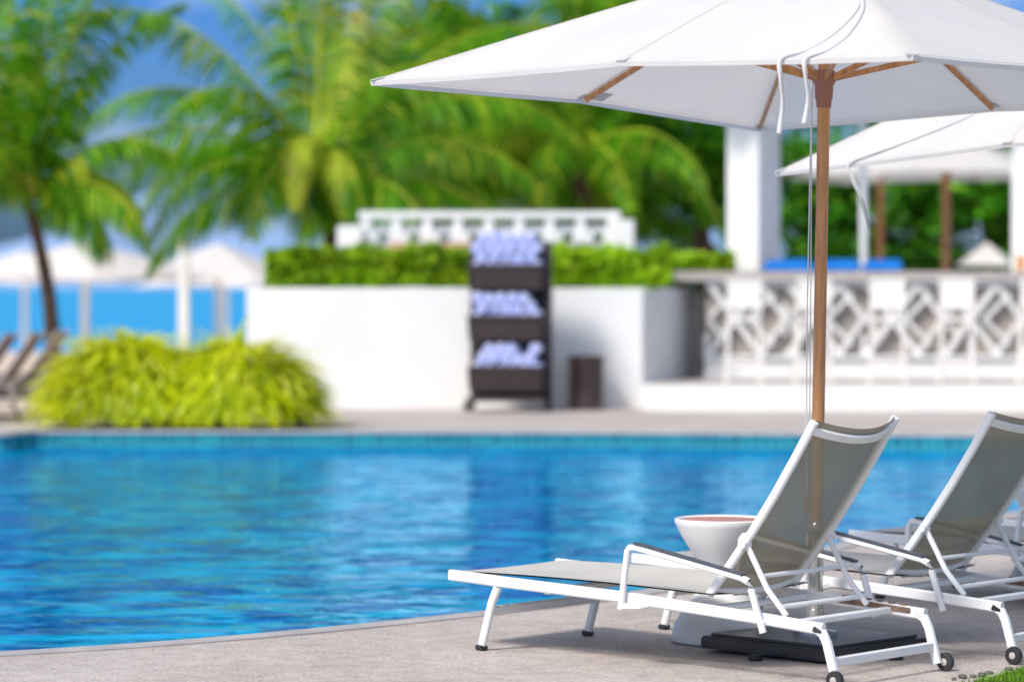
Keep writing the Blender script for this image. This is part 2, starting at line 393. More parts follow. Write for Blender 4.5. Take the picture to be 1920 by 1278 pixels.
# ---------------------------------------------------------------- umbrella
def build_umbrella(loc,rotz,label,group,hd=1.83,rim=2.267,apex=2.85,drop=.055,midup=.030,pole_r=.0255,pm=None,detail=True,name='patio_umbrella',cat='umbrella'):
    r=root(name,loc,label,cat,rotz,group); pm=pm or M['wood']
    P=[]
    for k in range(8):
        a=math.pi+k*math.pi/4
        rr=hd if k%2==0 else hd/math.sqrt(2)
        z=rim+(midup if k%2 else 0)
        y=rr*math.sin(a)
        z-= drop*max(0,y/hd)
        P.append(Vector((rr*math.cos(a),y,z)))
    AP=Vector((0,0,apex))
    def pt(k,s,t):
        a=P[k]; b=P[(k+1)%8]
        e=a.lerp(b,t); sag=4*t*(1-t)
        p=AP.lerp(e,s)
        cen=Vector((0,0,p.z))
        p=p+(cen-p)*(.014*sag*s*s)
        p.z+= .004*math.sin(math.pi*s)*(1-.3*sag) - .024*sag*s*(1-.85*s)
        p.z+= .004*noise.noise(Vector((p.x*3,p.y*3,k)))*s*sag*(1-s*.6)
        return p
    c=MB()
    for k in range(8):
        NS,NT=18,12
        vs=[tuple(pt(k,.02+.98*i/NS,j/NT)) for i in range(NS+1) for j in range(NT+1)]
        for j in range(NT+1):
            q=pt(k,1,j/NT); vs.append((q.x*.998,q.y*.998,q.z-.018))
        c.add(vs,[(i*(NT+1)+j,(i+1)*(NT+1)+j,(i+1)*(NT+1)+j+1,i*(NT+1)+j+1) for i in range(NS+1) for j in range(NT)])
    bm=bmesh.new(); me=bpy.data.meshes.new('canopy'); me.from_pydata(c.v,[],c.f); bm.from_mesh(me)
    bmesh.ops.remove_doubles(bm,verts=bm.verts,dist=.0015); bmesh.ops.recalc_face_normals(bm,faces=bm.faces); bm.to_mesh(me); bm.free()
    for p in me.polygons: p.use_smooth=True
    try: me.set_sharp_from_angle(angle=rad(50))
    except Exception: pass
    me.materials.append(M['canopy']); co=bpy.data.objects.new('canopy',me); COL.objects.link(co); co.parent=r
    if detail:
        sm=MB()
        for k in range(8):
            sm.sweep([pt(k,s,0)+Vector((0,0,.0008)) for s in [.05+.95*i/14 for i in range(15)]],.006,.0022)
            ring=[pt(k,.986,j/10)+Vector((0,0,.0006)) for j in range(11)]
            sm.sweep(ring,.003,.0016)
            q=P[k]; d=Vector((q.x,q.y,0)).normalized()
            sm.box(pt(k,.985,0)+Vector((0,0,.001)),(.05,.045,.004),rot=(0,rad(15),math.atan2(d.y,d.x)))
        sm.obj('canopy_seam',M['canopy'],co)
        cap=MB(); cap.lathe([(.09,-.05),(.07,-.02),(.02,0)],c=(0,0,apex+.03)); cap.obj('canopy_cap',M['canopy'],r,smooth=True)
    p=MB(); p.cyl((0,0,.10 if detail else 0),(0,0,apex-.02),pole_r,n=20); p.obj('pole',pm,r,smooth=True)
    hz_=rim+.050
    for k in range(8):
        q=P[k]; rb=MB()
        A_=Vector((0,0,apex-.05))
        pts=[(pt(k,s,0)-Vector((0,0,.022))) if s>.1 else A_ for s in (0,.2,.4,.6,.8,.97)]
        rb.sweep(pts,.016,.024); rb.obj('rib',pm,r)
        sb=MB(); e=pt(k,.50,0)-Vector((0,0,.034)); d=Vector((q.x,q.y,0)).normalized()
        sb.sweep([Vector((0,0,hz_))+d*.045,e],.016,.024); sb.obj('strut',pm,r)
    h=MB(); h.lathe([(.030,-.12),(.032,-.09),(.036,-.08),(.038,-.03),(.048,-.015),(.050,.015),(.040,.03),(.031,.032)],c=(0,0,hz_),n=24); h.obj('runner_hub',M['brownpl'] if pm is M['wood'] else pm,r,smooth=True)
    h=MB(); h.lathe([(.03,-.08),(.05,-.06),(.05,0),(.03,.02)],c=(0,0,apex-.05),n=24); h.obj('top_hub',M['brownpl'] if pm is M['wood'] else pm,r,smooth=True)
    return r,pt,P,AP
U1loc=(1.224,12.07,0)
U1,pt,P,AP=build_umbrella(U1loc,rad(3.6),'large square white patio umbrella with wooden pole between two loungers','white patio umbrellas by the pool')
U1.rotation_euler=(0,rad(.9),rad(3.6))
b=MB()
b.box((0,0,.035),(.66,.66,.05),rot=(0,0,rad(45)),bev=.008); b.box((0,0,.066),(.60,.60,.012),rot=(0,0,rad(45)),bev=.004)
for sx in (-1,1):
    for sy in (-1,1): b.cyl((sx*.28,sy*.28,0),(sx*.28,sy*.28,.02),.03)
bs=b.obj('umbrella_base',M['basebl'],U1)
b=MB(); b.lathe([(.09,0),(.09,.012),(.036,.02),(.036,.10),(.031,.102),(.031,.40),(.034,.41),(.034,.44),(.028,.45)],c=(0,0,.072),n=28); b.obj('base_sleeve',M['steel'],U1,smooth=True)
b=MB(); b.sweep([(-.052,-.01,2.27),(-.055,-.012,1.3),(-.045,-.01,.62)],.0028,n=6); b.obj('pulley_cord',M['strap'],U1)
b=MB(); b.sweep([(-.040,.012,2.75),(-.046,.01,2.1),(-.04,0,1.5),(-.035,0,.9)],.0024,n=6); b.obj('pulley_cord',M['strap'],U1)
b=MB(); b.box((-.04,0,.60),(.03,.02,.07),bev=.004); b.obj('cord_cleat',M['steel'],U1)
q0=pt(6,.985,.90); q1=pt(6,.985,.99); q2=pt(6,.935,.985); q3=pt(6,.935,.895); dz=Vector((0,0,-.005))
b=MB(); b.add([q0+dz,q1+dz,q2+dz,q3+dz],[(0,1,2,3)]); b.obj('care_label',M['stone'],U1)
def cr3(P,n):
    out=[]
    for i in range(len(P)-1):
        p0=P[max(i-1,0)];p1=P[i];p2=P[i+1];p3=P[min(i+2,len(P)-1)]
        for k in range(n):
            t=k/n; out.append(.5*((2*p1)+(p2-p0)*t+(2*p0-5*p1+4*p2-p3)*t*t+(3*p1-p0-3*p2+p3)*t*t*t))
    out.append(P[-1]); return out
def ribbon(pts,w,par,name='tie_strap'):
    m_=MB(); pts=[Vector(p) for p in pts]; P2=cr3(pts,8)
    vs=[];K=len(P2)
    for i,p in enumerate(P2):
        t=(P2[min(i+1,K-1)]-P2[max(i-1,0)]).normalized()
        sd=Vector((1,.15,0)); sd=(sd-t*sd.dot(t)).normalized(); tw=.45*math.sin(i*.25)*(1 if i>K*.6 else .1)
        sd=(Matrix.Rotation(tw,3,t)@sd)
        vs+= [p-sd*w/2,p+sd*w/2]
    m_.add(vs,[(2*i,2*i+1,2*i+3,2*i+2) for i in range(K-1)])
    o=m_.obj(name,M['strap'],par,smooth=True)
    s=o.modifiers.new('thick','SOLIDIFY'); s.thickness=.002
    return o
upz=Vector((0,0,.004))
U2=dup(U1,(3.34,14.4,0),(rad(3.),rad(-7.3),rad(3)),(1,1,1),'square white patio umbrella leaning slightly beside further loungers')
e1=pt(1,1,.57); e2=pt(1,1,.655)
ou=Vector((-.5,-.85,0))*.010
ribbon([pt(1,.40,.985)+upz,pt(1,.60,.90)+upz,pt(1,.80,.755)+upz,pt(1,.93,.65)+upz,e1+upz+ou,e1+ou*1.5-Vector((0,0,.07)),e1+ou*1.3+Vector((.008,0,-.16)),e1+ou*1.2+Vector((-.004,0,-.265))],.017,U1)
ribbon([pt(1,.40,.97)+upz,pt(1,.60,.93)+upz*1.2,pt(1,.80,.82)+upz*1.2,pt(1,.93,.73)+upz,e2+upz+ou,e2+ou*1.5-Vector((0,0,.06)),e2+ou*1.2+Vector((.010,0,-.14)),e2+ou*1.1+Vector((-.004,0,-.23))],.017,U1)
e1=pt(0,1,.33)
ribbon([pt(0,.55,.75)+upz,pt(0,.75,.60)+upz,pt(0,.9,.43)+upz,e1+upz+ou,e1+ou*1.5-Vector((0,0,.07)),e1+ou*1.3+Vector((.03,0,-.18)),e1+ou*1.2+Vector((.045,0,-.34))],.018,U2)
U3,_,_,_=build_umbrella((6.42,44.2,-.02),rad(20),'white umbrella on wooden pole behind the pool bar','umbrellas behind the bar',hd=2.3,rim=3.12,apex=3.75,drop=0,detail=False,pole_r=.065)
dup(U3,(6.25,50.8,-.05),(0,0,rad(5)),(1,1,1.07))
dup(U3,(7.95,50,-.1),(0,0,rad(25)),(.27,.27,.615),'small distant white umbrella in front of the garden hedge')
BU,_,_,_=build_umbrella((-9.29,65,gz(65)),rad(12),'white beach umbrella with white pole on the sand','white beach umbrellas',hd=3.0,rim=1.60-gz(65),apex=2.46-gz(65),drop=0,midup=.1,detail=False,pole_r=.09,pm=M['white'],name='beach_umbrella',cat='beach umbrella')
dup(BU,(-6.6,67,gz(67)),(0,0,rad(30)),(.8,.8,1)); dup(BU,(-13.2,68,gz(68)),(0,0,rad(5)))
dup(BU,(-9.2,96,gz(96)),(0,0,rad(20)),(1,1,1.2))
dup(BU,(-6.2,105,gz(105)),(0,0,rad(10)),(1,1,1.2)); dup(BU,(-15.5,95,gz(95)),(0,0,rad(10)),(1,1,1.25))
mb=MB(); mb.box((0,0,1.24),(.18,.18,2.5),bev=.015); mb.box((0,0,2.51),(.23,.23,.06),bev=.01); mb.box((0,0,.05),(.3,.3,.14),bev=.01)
tag(mb.obj('beach_post',M['plaster'],loc=(-5.49,50,gz(50))),'square white wooden post standing on the sand','post')

# ---------------------------------------------------------------- side tables
def build_table(loc):
    r=root('side_table',loc,'white hourglass pedestal side table with terracotta top','side table',0,'pedestal side tables')
    mb=MB(); mb.lathe([(.195,0),(.208,.010),(.210,.03),(.20,.07),(.165,.13),(.12,.19),(.088,.235),(.075,.27),(.085,.305),(.11,.35),(.142,.40),(.17,.445),(.190,.485),(.197,.498),(.197,.510),(.190,.515),(.181,.509),(.178,.49)],n=48); mb.obj('pedestal',M['ceramic'],r,smooth=True)
    mb=MB(); mb.lathe([(.176,.488),(.176,.505),(.17,.5075),(.02,.5075)],n=48); mb.obj('tabletop',M['terra'],r,smooth=True)
    return r
T=build_table((.872,12.39,0)); dup(T,(2.60,14.4,0))

# ---------------------------------------------------------------- lawn corner and pebbles
mb=MB(); mb.add([(1.66,11.02,.004),(3.6,10.6,.004),(3.6,12.0,.004),(2.35,11.93,.004),(2.02,11.58,.004)],[(0,1,2,3,4)]); struct(mb.obj('lawn_ground',M['soil']))
mb=MB()
def inlawn(x,y):
    return y< 11.02+(x-1.66)*1.55 and y<11.93 and y>10.7 and x<3.4
cnt=0
while cnt<9000:
    x=U(1.62,3.0);y=U(10.7,11.98)
    if not inlawn(x,y): continue
    cnt+=1; a=U(0,6.28);h=U(.015,.035);w=.0025
    dx,dy=math.cos(a),math.sin(a); l=U(0,.02)
    mb.add([(x-dy*w,y+dx*w,.004),(x+dy*w,y-dx*w,.004),(x+dx*l,y+dy*l,h)],[(0,1,2)])
o=mb.obj('lawn_grass',M['lawn']); o['kind']='stuff'; tag(o,'short green lawn grass at the deck corner','grass')
for i in range(9):
    t=R(); x=1.56+.46*t+U(-.015,.015); y=11.10+.46*t**1.2+U(-.02,.02)+.02
    rr=U(.009,.017)
    bm=bmesh.new(); bmesh.ops.create_icosphere(bm,subdivisions=3,radius=rr)
    sx,sy,sz=U(.9,1.4),U(.8,1.1),U(.45,.65)
    for v in bm.verts:
        k=1+.15*noise.noise(v.co*40+Vector((i,0,0))); v.co=Vector((v.co.x*sx*k,v.co.y*sy*k,v.co.z*sz*k))
    for f in bm.faces: f.smooth=True
    me=bpy.data.meshes.new('pebble'); bm.to_mesh(me); bm.free(); me.materials.append(M['pebble'])
    o=bpy.data.objects.new('pebble',me); COL.objects.link(o); o.location=(x,y,rr*sz*.9); o.rotation_euler=(0,0,U(0,3))
    tag(o,'small dark grey pebble at the lawn edge','pebble','pebbles along the lawn edge')

# ---------------------------------------------------------------- planter wall, hedge
mb=MB(); 
wl=[(-3.20,36.0),(1.57,36.0),(2.42,38.2),(2.42,38.6),(-3.20,38.6)]
vs=[(x,y,-.02) for x,y in wl]+[(x,y,1.45) for x,y in wl]+[( -3.04,36.16,1.45),(1.44,36.16,1.45),(2.2,38.2,1.45),(2.2,38.45,1.45),(-3.04,38.45,1.45)]
vs+=[(v[0],v[1],1.30) for v in vs[10:15]]
fs=[(i,(i+1)%5,5+(i+1)%5,5+i) for i in range(5)]+[(5+i,5+(i+1)%5,10+(i+1)%5,10+i) for i in range(5)]+[(10+i,10+(i+1)%5,15+(i+1)%5,15+i) for i in range(5)]+[(15,16,17,18,19)]
mb.add(vs,fs); tag(mb.obj('planter_wall',M['plaster']),'long white plastered planter wall beside the pool deck','wall')
def leafy_box(name,x0,x1,y0,y1,z0,z1,n,m,label,cat='hedge',sz=.06,core=.1):
    mb=MB(); 
    mb.box(((x0+x1)/2,(y0+y1)/2,(z0+z1)/2-core/2),(x1-x0-2*core,y1-y0-2*core,z1-z0-core))
    for i in range(n):
        x=U(x0,x1);y=U(y0,y1);z=U(z0,z1)
        f=R()
        if f<.5: y=y0+abs(random.gauss(0,.07))
        elif f<.9: z=z1-abs(random.gauss(0,.05))
        bump=.12*noise.noise(Vector((x*1.8,y*1.8,z*2)))+.09*noise.noise(Vector((x*6,y*6,z*6)))
        y-=bump; z+=bump
        z=max(z,z0)
        nd=Vector((U(-1,1),U(-1.2,.4),U(-.2,1.2))).normalized(); t=nd.orthogonal().normalized(); t=Matrix.Rotation(U(0,6.28),3,nd)@t; b_=nd.cross(t)
        s=sz*U(.7,1.4); c=Vector((x,y,z))
        mb.add([c-t*s,c+b_*s*.5,c+t*s,c-b_*s*.5],[(0,1,2,3)])
    return tag(mb.obj(name,m),label,cat)
leafy_box('hedge',-3.0,1.95,36.3,37.4,1.46,1.90,7500,M['hedgel'],'clipped bright green hedge on top of the white planter wall')
leafy_box('hedge',1.5,2.8,37.6,38.3,1.46,1.86,2600,M['hedgel'],'clipped bright green hedge on top of the white planter wall')

def mound(name,cx,cy,rx,ry,h,n,label):
    mb=MB()
    for i in range(n):
        a=U(0,6.283); q=math.sqrt(R()); bx=cx+rx*q*math.cos(a)*.62; by=cy+ry*q*math.sin(a)*.62
        a2=a+random.gauss(0,.80); lg=R()<.10; l=U(.50,.8) if lg else U(.35,.7)
        hz0=h*math.sqrt(max(0,1-q*q*.93))*(R()**.45)
        p=Vector((bx,by,hz0*.78)); d=Vector((math.cos(a2)*U(.1,.8)*(1+q),math.sin(a2)*U(.1,.8)*(1+q),1.1-.45*q)).normalized()
        w=U(.018,.032); K=6; pts=[]
        sd=Vector((-math.sin(a2),math.cos(a2),0)); sd=(sd+Vector((U(-.4,.4),U(-.4,.4),U(-.3,.3)))).normalized()
        dr=Vector((math.cos(a2),math.sin(a2),-.95-U(0,.6)))*(U(.14,.28) if lg else U(.18,.44))
        for k in range(K+1):
            ww=w*(1-(k/K)**2)+.001
            pts+= [p-sd*ww,p+sd*ww]
            p=p+d*(l/K); d=(d+dr).normalized()
            if p.z<.03: p.z=.03
            if p.y<30.42: p.y=30.42
        mb.add(pts,[(2*k,2*k+1,2*k+3,2*k+2) for k in range(K)])
    return tag(mb.obj(name,M['grassy']),label,'ornamental grass','ornamental grass mounds')
mound('ornamental_grass',-4.00,31.2,1.05,.85,1.02,5000,'yellow-green arching ornamental grass mound beside the pool')
mound('ornamental_grass',-2.86,31.2,.95,.85,.97,4700,'yellow-green arching ornamental grass mound beside the pool')

# ---------------------------------------------------------------- balustrade behind hedge
r=root('white_balustrade',(0,40,-.02),'white slatted terrace balustrade with stepped blocks behind the hedge','balustrade')
mb=MB(); mb.box((-.3,.25,1.05),(3.85,.25,2.1),bev=.01); mb.obj('base_wall',M['plaster'],r)
mb=MB(); mb.box((-.3,0,2.44),(3.5,.18,.10),bev=.01); mb.obj('top_rail',M['white'],r)
mb=MB(); mb.box((-.3,.06,2.25),(3.4,.05,.12),bev=.01); mb.obj('mid_rail',M['white'],r)
for i in range(9):
    m_=MB(); x=-1.95+i*.41; m_.box((x,0,2.27),(.12,.16,.28),bev=.008); m_.box((x+.03,-.04,2.14),(.27,.26,.15),bev=.008); m_.obj('baluster',M['white'],r)
for bx,bw,bh in ((1.45,.36,.5),(-2.15,.34,.35)):
    mb=MB(); mb.box((bx,-.1,2.12),(bw,.5,bh),bev=.02); mb.obj('end_pier',M['plaster'],r)
mb=MB(); mb.box((-1.0,-.36,2.02),(1.25,.22,.09),bev=.01); mb.obj('bench_slat',M['tan'],r)

# ---------------------------------------------------------------- towel stand
SR=-9; SP=Vector((-.03,35.2,0)); SS=1.06; SX=1.15
r=root('towel_stand',tuple(SP),'dark woven towel stand with three tilted baskets of rolled towels','towel stand',rad(SR)); r.scale=(SX,SS,SS)
mb=MB()
for s in (-1,1):
    mb.box((s*.40,.12,.95),(.05,.06,1.86),bev=.006); mb.box((s*.40,-.14,.06),(.05,.50,.08),bev=.006)
mb.box((.41,.0,.98),(.05,.18,1.76),bev=.006)
mb.box((0,.12,1.86),(.8,.05,.05),bev=.005); mb.box((0,-.15,.14),(.8,.4,.05),bev=.005); mb.box((0,.13,1.0),(.76,.02,1.7))
mb.obj('stand_frame',M['rattan'],r)
for (zt,zb) in ((1.62,1.36),(1.06,.80),(.50,.24)):
    m_=MB(); w=.385; y0,y1=.10,-.34
    for s in (-1,1):
        m_.add([(s*w,y0,zb),(s*w,y1+.10,zb),(s*w,y1,zt),(s*w,y0,zt),(s*(w-.02),y0,zb),(s*(w-.02),y1+.10,zb),(s*(w-.02),y1,zt),(s*(w-.02),y0,zt)],[(0,1,2,3),(7,6,5,4),(0,4,5,1),(1,5,6,2),(2,6,7,3),(3,7,4,0)])
    m_.add([(-w,y1+.10,zb),(w,y1+.10,zb),(w,y1,zt),(-w,y1,zt),(-w,y1+.12,zb),(w,y1+.12,zb),(w,y1+.02,zt),(-w,y1+.02,zt)],[(0,1,2,3),(7,6,5,4),(0,3,7,4),(1,5,6,2),(2,6,7,3)])
    m_.box((0,-.09,zb+.01),(.73,.34,.02)); m_.sweep([(-w,y1,zt),(w,y1,zt)],.016,n=8)
    m_.obj('basket',M['rattan'],r)
def towel(loc,rot):
    mb=MB(); n=20; K=8; vs=[]
    for i in range(K+1):
        y=-.17+.34*i/K; e=1-.18*abs(2*i/K-1)**3
        for j in range(n):
            a=2*math.pi*j/n; rr=.066*e*(1+.05*math.sin(3*a+i))
            vs.append((rr*math.cos(a)*1.12,y,rr*math.sin(a)))
    fs=[(i*n+j,i*n+(j+1)%n,(i+1)*n+(j+1)%n,(i+1)*n+j) for i in range(K) for j in range(n)]+[tuple(range(n)),tuple(K*n+j for j in range(n))[::-1]]
    mb.add(vs,fs)
    o=mb.obj('rolled_towel',M['towel'],smooth=True); o.location=loc; o.rotation_euler=rot
    return tag(o,'rolled lavender-white pool towel lying in a woven basket','towel','rolled towels on the towel stand')
Mr=Matrix.Rotation(rad(SR),3,'Z'); t0=None
for si,(zt,rows) in enumerate(((1.63,4),(1.07,3),(.51,3))):
    for q in range(rows):
        nn=6-(q%2)
        for i in range(nn):
            lx=-.300+.120*i+(.060 if q%2 else 0); lz=zt-.01+q*.100
            if si==1 and q==2 and i>4: continue
            if si==2 and q==2 and i in (0,4): continue
            v_=Vector((lx*SX,(-.14+U(-.02,.02))*SS,(lz+U(-.008,.008))*SS))
            p=Mr@v_+SP
            if t0 is None: t0=towel(p,(rad(U(3,7)),U(-1,1),rad(SR+U(-3,3))))
            else:
                k=t0.copy(); COL.objects.link(k); k.location=p; k.rotation_euler=(rad(U(3,7)),U(-1,1),rad(SR+U(-4,4)))
r=root('waste_bin',(.88,35.6,0),'dark brown cylindrical waste bin with flat lid against the wall','bin')
mb=MB(); mb.lathe([(.20,0),(.215,.01),(.215,.02),(.21,.03),(.21,.58),(.215,.59)],n=40); mb.obj('bin_body',M['bin'],r,smooth=True)
mb=MB(); mb.lathe([(.222,.59),(.224,.605),(.22,.635),(.15,.65),(.13,.635),(.02,.633)],n=40); mb.obj('bin_lid',M['bin'],r,smooth=True)

# ---------------------------------------------------------------- bar
mb=MB(); mb.add([(1.535,35.25,-.02),(14,35.25,-.02),(14,46,-.02),(3.9,46,-.02),(1.535,35.25,.31),(14,35.25,.31),(14,46,.31),(3.9,46,.31)],[(0,1,5,4),(1,2,6,5),(2,3,7,6),(3,0,4,7),(4,5,6,7)])
struct(mb.obj('bar_terrace',M['plaster']))
mb=MB(); mb.add([(1.62,35.33,.314),(14,35.33,.314),(14,46,.314),(3.95,46,.314)],[(0,1,2,3)]); struct(mb.obj('terrace_paving',M['deck']))
r=root('pool_bar_counter',(2.42,37.2,.314),'white pool bar counter with geometric fretwork front and grey top','bar counter')
Lb=8.0
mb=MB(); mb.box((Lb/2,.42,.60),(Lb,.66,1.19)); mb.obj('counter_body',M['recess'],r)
mb=MB(); mb.box((Lb/2-.05,.40,1.275),(Lb+.75,1.0,.13),bev=.015); mb.obj('counter_top',M['stone'],r)
mb=MB(); mb.box((Lb/2,.0,.14),(Lb+.04,.16,.22),bev=.02); mb.box((Lb/2,-.02,.275),(Lb+.08,.22,.05),bev=.01); mb.box((Lb/2,-.01,.02),(Lb+.1,.24,.05),bev=.01); mb.obj('plinth',M['plaster'],r)
mb=MB(); pw=.98; n_=8; z0,z1=.30,1.19; zc=(z0+z1)/2; hh=(z1-z0)
mb.box((Lb/2,.0,z1-.01),(Lb,.09,.05))
def bar(xa,za,xb,zb,w,k):
    L_=math.hypot(xb-xa,zb-za); an=-math.atan2(zb-za,xb-xa)
    mb.box(((xa+xb)/2,.0+.0023*k,(za+zb)/2),(L_+w*.6,.088-.004*k,w),rot=(0,an,0))
for i in range(n_):
    x=i*pw; kk=i%2
    bar(x+.03,z0,x+.68,z1,.072,0); bar(x+.03,z1,x+.68,z0,.072,1)
    bar(x+.68,z0+.02,x+.98,zc,.062,2); bar(x+.68,z1-.02,x+.98,zc,.062,3)
    bar(x+.52,zc,x+.83,zc+.31,.052,4); bar(x+.52,zc,x+.83,zc-.31,.052,5)
    if kk: bar(x+.0,zc-.18,x+.0,zc+.18,.06,7); bar(x+.355,z0+.02,x+.355,z0+.22,.05,8)
    else: bar(x+.0,z0,x+.0,zc-.2,.06,7); bar(x+.355,z1-.22,x+.355,z1-.02,.05,8)
    bar(x+.04,zc+.02,x+.22,zc+.24,.045,9)
    bar(x+.04,zc-.02,x+.22,zc-.24,.045,9.5)
mb.obj('fretwork_panel',M['fret'],r)
def stool(loc):
    r=root('bar_stool',loc,'tall cream bar stool with square back at the bar','bar stool',0,'bar stools along the counter')
    mb=MB(); mb.box((0,0,.76),(.42,.40,.05),bev=.015); mb.obj('seat',M['cream'],r)
    mb=MB()
    for s in (-1,1): mb.sweep([(s*.19,-.18,.76),(s*.195,-.215,1.22)],.036,.03)
    mb.box((0,-.207,1.05),(.37,.014,.32),bev=.004)
    mb.box((0,-.216,1.225),(.42,.026,.04),bev=.006); mb.obj('stool_back',M['cream'],r)
    for sx in (-1,1):
        for sy in (-1,1):
            l=MB(); l.sweep([(sx*.18,sy*.17,.745),(sx*.21,sy*.20,0)],.042,.036,up=(0,1,0)); l.obj('leg',M['cream'],r)
    mb=MB()
    for s in (-1,1): mb.box((0,s*.19,.24),(.37,.018,.03)); mb.box((s*.198,0,.30),(.018,.36,.03))
    mb.obj('footrest',M['cream'],r); return r
S=stool((3.62,36.0,.314))
for x in (2.75,4.50,5.40,6.30): dup(S,(x+U(-.05,.05),36.0+U(-.08,.08),.314),(0,0,rad(U(-12,12))))
r=root('bar_pavilion',(0,0,.31),'white square-columned open pavilion above the pool bar','pavilion')
for x,y,w in ((3.12,38.6,.50),(6.65,38.4,.34),(10.5,38.6,.5)):
    m_=MB(); m_.box((x,y,1.9),(w,w,3.8),rot=(0,0,rad(50)),bev=.012); m_.box((x,y,3.35),(w*1.2,w*1.2,.14),rot=(0,0,rad(50)),bev=.02); m_.box((x,y,.15),(w*1.15,w*1.15,.3),rot=(0,0,rad(50)),bev=.02); m_.obj('column',M['plaster'],r)
mb=MB(); mb.box((8.3,39.2,3.98),(12.,3.0,.36),bev=.03); mb.box((8.3,39.2,4.26),(12.6,3.4,.2),bev=.03); mb.obj('roof_slab',M['plaster'],r)
mb=MB(); mb.sweep([(4.58,38.7,0),(4.53,38.7,3.8)],.05,n=14); mb.obj('slim_post',M['white'],r,smooth=True)
for i,(x,w) in enumerate(((3.44,.62),(4.06,.62),(4.64,.5))):
    mb=MB()
    mb.box((0,0,.05),(w,.4,.10),bev=.035); mb.box((.02,.02,.122),(w*.86,.34,.05),bev=.02)
    o=mb.obj('folded_cushion',M['bluec'],smooth=True,loc=(x,37.5,1.655)); tag(o,'folded bright blue vinyl cushion lying on the bar counter','cushion','blue cushions on the counter')
for i,x in enumerate((6.35,6.52)):
    mb=MB(); mb.lathe([(.035,0),(.045,.01),(.05,.15),(.052,.2),(.048,.2),(.045,.18)],n=20)
    o=mb.obj('drink_glass',M['orange'],smooth=True,loc=(x,37.3,1.655)); tag(o,'tall glass of orange drink on the bar counter','glass','drink glasses on the bar')

# ---------------------------------------------------------------- palms
def frond(mb,o,az,el,l,droop,ll=.7,pairs=42,w=.026,hang=.5,rac=None):
    p=Vector(o); K=pairs; d=Vector((math.cos(az)*math.cos(el),math.sin(az)*math.cos(el),math.sin(el)))
    pts=[p.copy()]; dirs=[d.copy()]
    for k in range(K):
        p=p+d*(l/K); d=(d+Vector((0,0,-droop/K*(0.4+1.4*k/K)))).normalized(); pts.append(p.copy()); dirs.append(d.copy())
    if rac is not None: rac.sweep(pts[::3]+[pts[-1]],[.042*(1-.8*i/len(pts[::3])) for i in range(len(pts[::3])+1)],n=5)
    for k in range(4,K+1):
        t=k/K; L_=ll*math.sin(math.pi*min(1,.16+.80*t))**.7*(1.05-.35*t)
        sd=dirs[k].cross(Vector((0,0,1)))
        sd=sd.normalized() if sd.length>.05 else Vector((1,0,0))
        for s in (-1,1):
            dd=(sd*s*.85+dirs[k]*U(.45,.75)+Vector((0,0,U(-.25,.1)-hang*.3))).normalized()
            q=pts[k]; wv=dirs[k]*w
            q1=q+dd*L_*.4; dd2=(dd+Vector((0,0,-hang*U(.7,1.3)))).normalized(); q2=q1+dd2*L_*.35; dd3=(dd2+Vector((0,0,-hang*.9))).normalized(); q3=q2+dd3*L_*.3
            mb.add([q-wv*.5,q+wv*.5,q1+wv,q1-wv,q2+wv*.75,q2-wv*.75,q3],[(0,1,2,3),(3,2,4,5),(5,4,6)])
def palm(base,top,fr,yfr=(),label='',ll=.75,pairs=42,tr=.14,lean=.2,hg=(.5,1.0)):
    r=root('palm_tree',base,label,'palm tree',0,'coconut palms by the beach')
    b=Vector(base); t=Vector(top)-b
    tb=MB(); pts=[];rr=[]
    for i in range(15):
        q=i/14; pts.append(Vector((t.x*q+lean*math.sin(q*math.pi),t.y*q,t.z*q))); rr.append(tr*(1.35-.5*q)*(1+.06*(i%2)))
    tb.sweep(pts,rr,n=12); tb.obj('trunk',M['trunk'],r,smooth=True)
    c=MB(); rc=MB()
    for f in fr: frond(c,t+Vector((U(-.1,.1),U(-.1,.1),U(-.1,.15))),rad(f[0]),rad(f[1]),f[2],f[3],ll=ll*U(.85,1.1),pairs=pairs,hang=U(*hg),rac=rc)
    co=c.obj('crown',M['palm'],r)
    y=MB()
    for f in yfr: frond(y,t+Vector((0,-.1,0)),rad(f[0]),rad(f[1]),f[2],f[3],ll=ll*.7,pairs=pairs,hang=1.,rac=rc)
    if yfr: y.obj('yellowing_fronds',M['palmy'],co)
    rc.obj('frond_stems',M['palmy'],co)
    return r
def ring(n,e0,e1,l0,l1,d0,d1,az0=0,az1=360):
    return [(az0+(az1-az0)*(i+R()*.7)/n,U(e0,e1),U(l0,l1),U(d0,d1)) for i in range(n)]
palm((-6.45,42,-.05),(-6.82,42,2.75),ring(9,60,86,3.4,4.4,.5,1.1)+ring(7,20,50,2.0,2.8,1.6,2.4)+[(0,66,3.6,1.2),(355,50,2.6,1.8),(175,60,3.6,1.3),(340,10,1.7,2.4)],[(10,35,2.0,2.2)],label='tall coconut palm with slender dark trunk standing on the sand',tr=.09,lean=.12,ll=1.0,pairs=56)
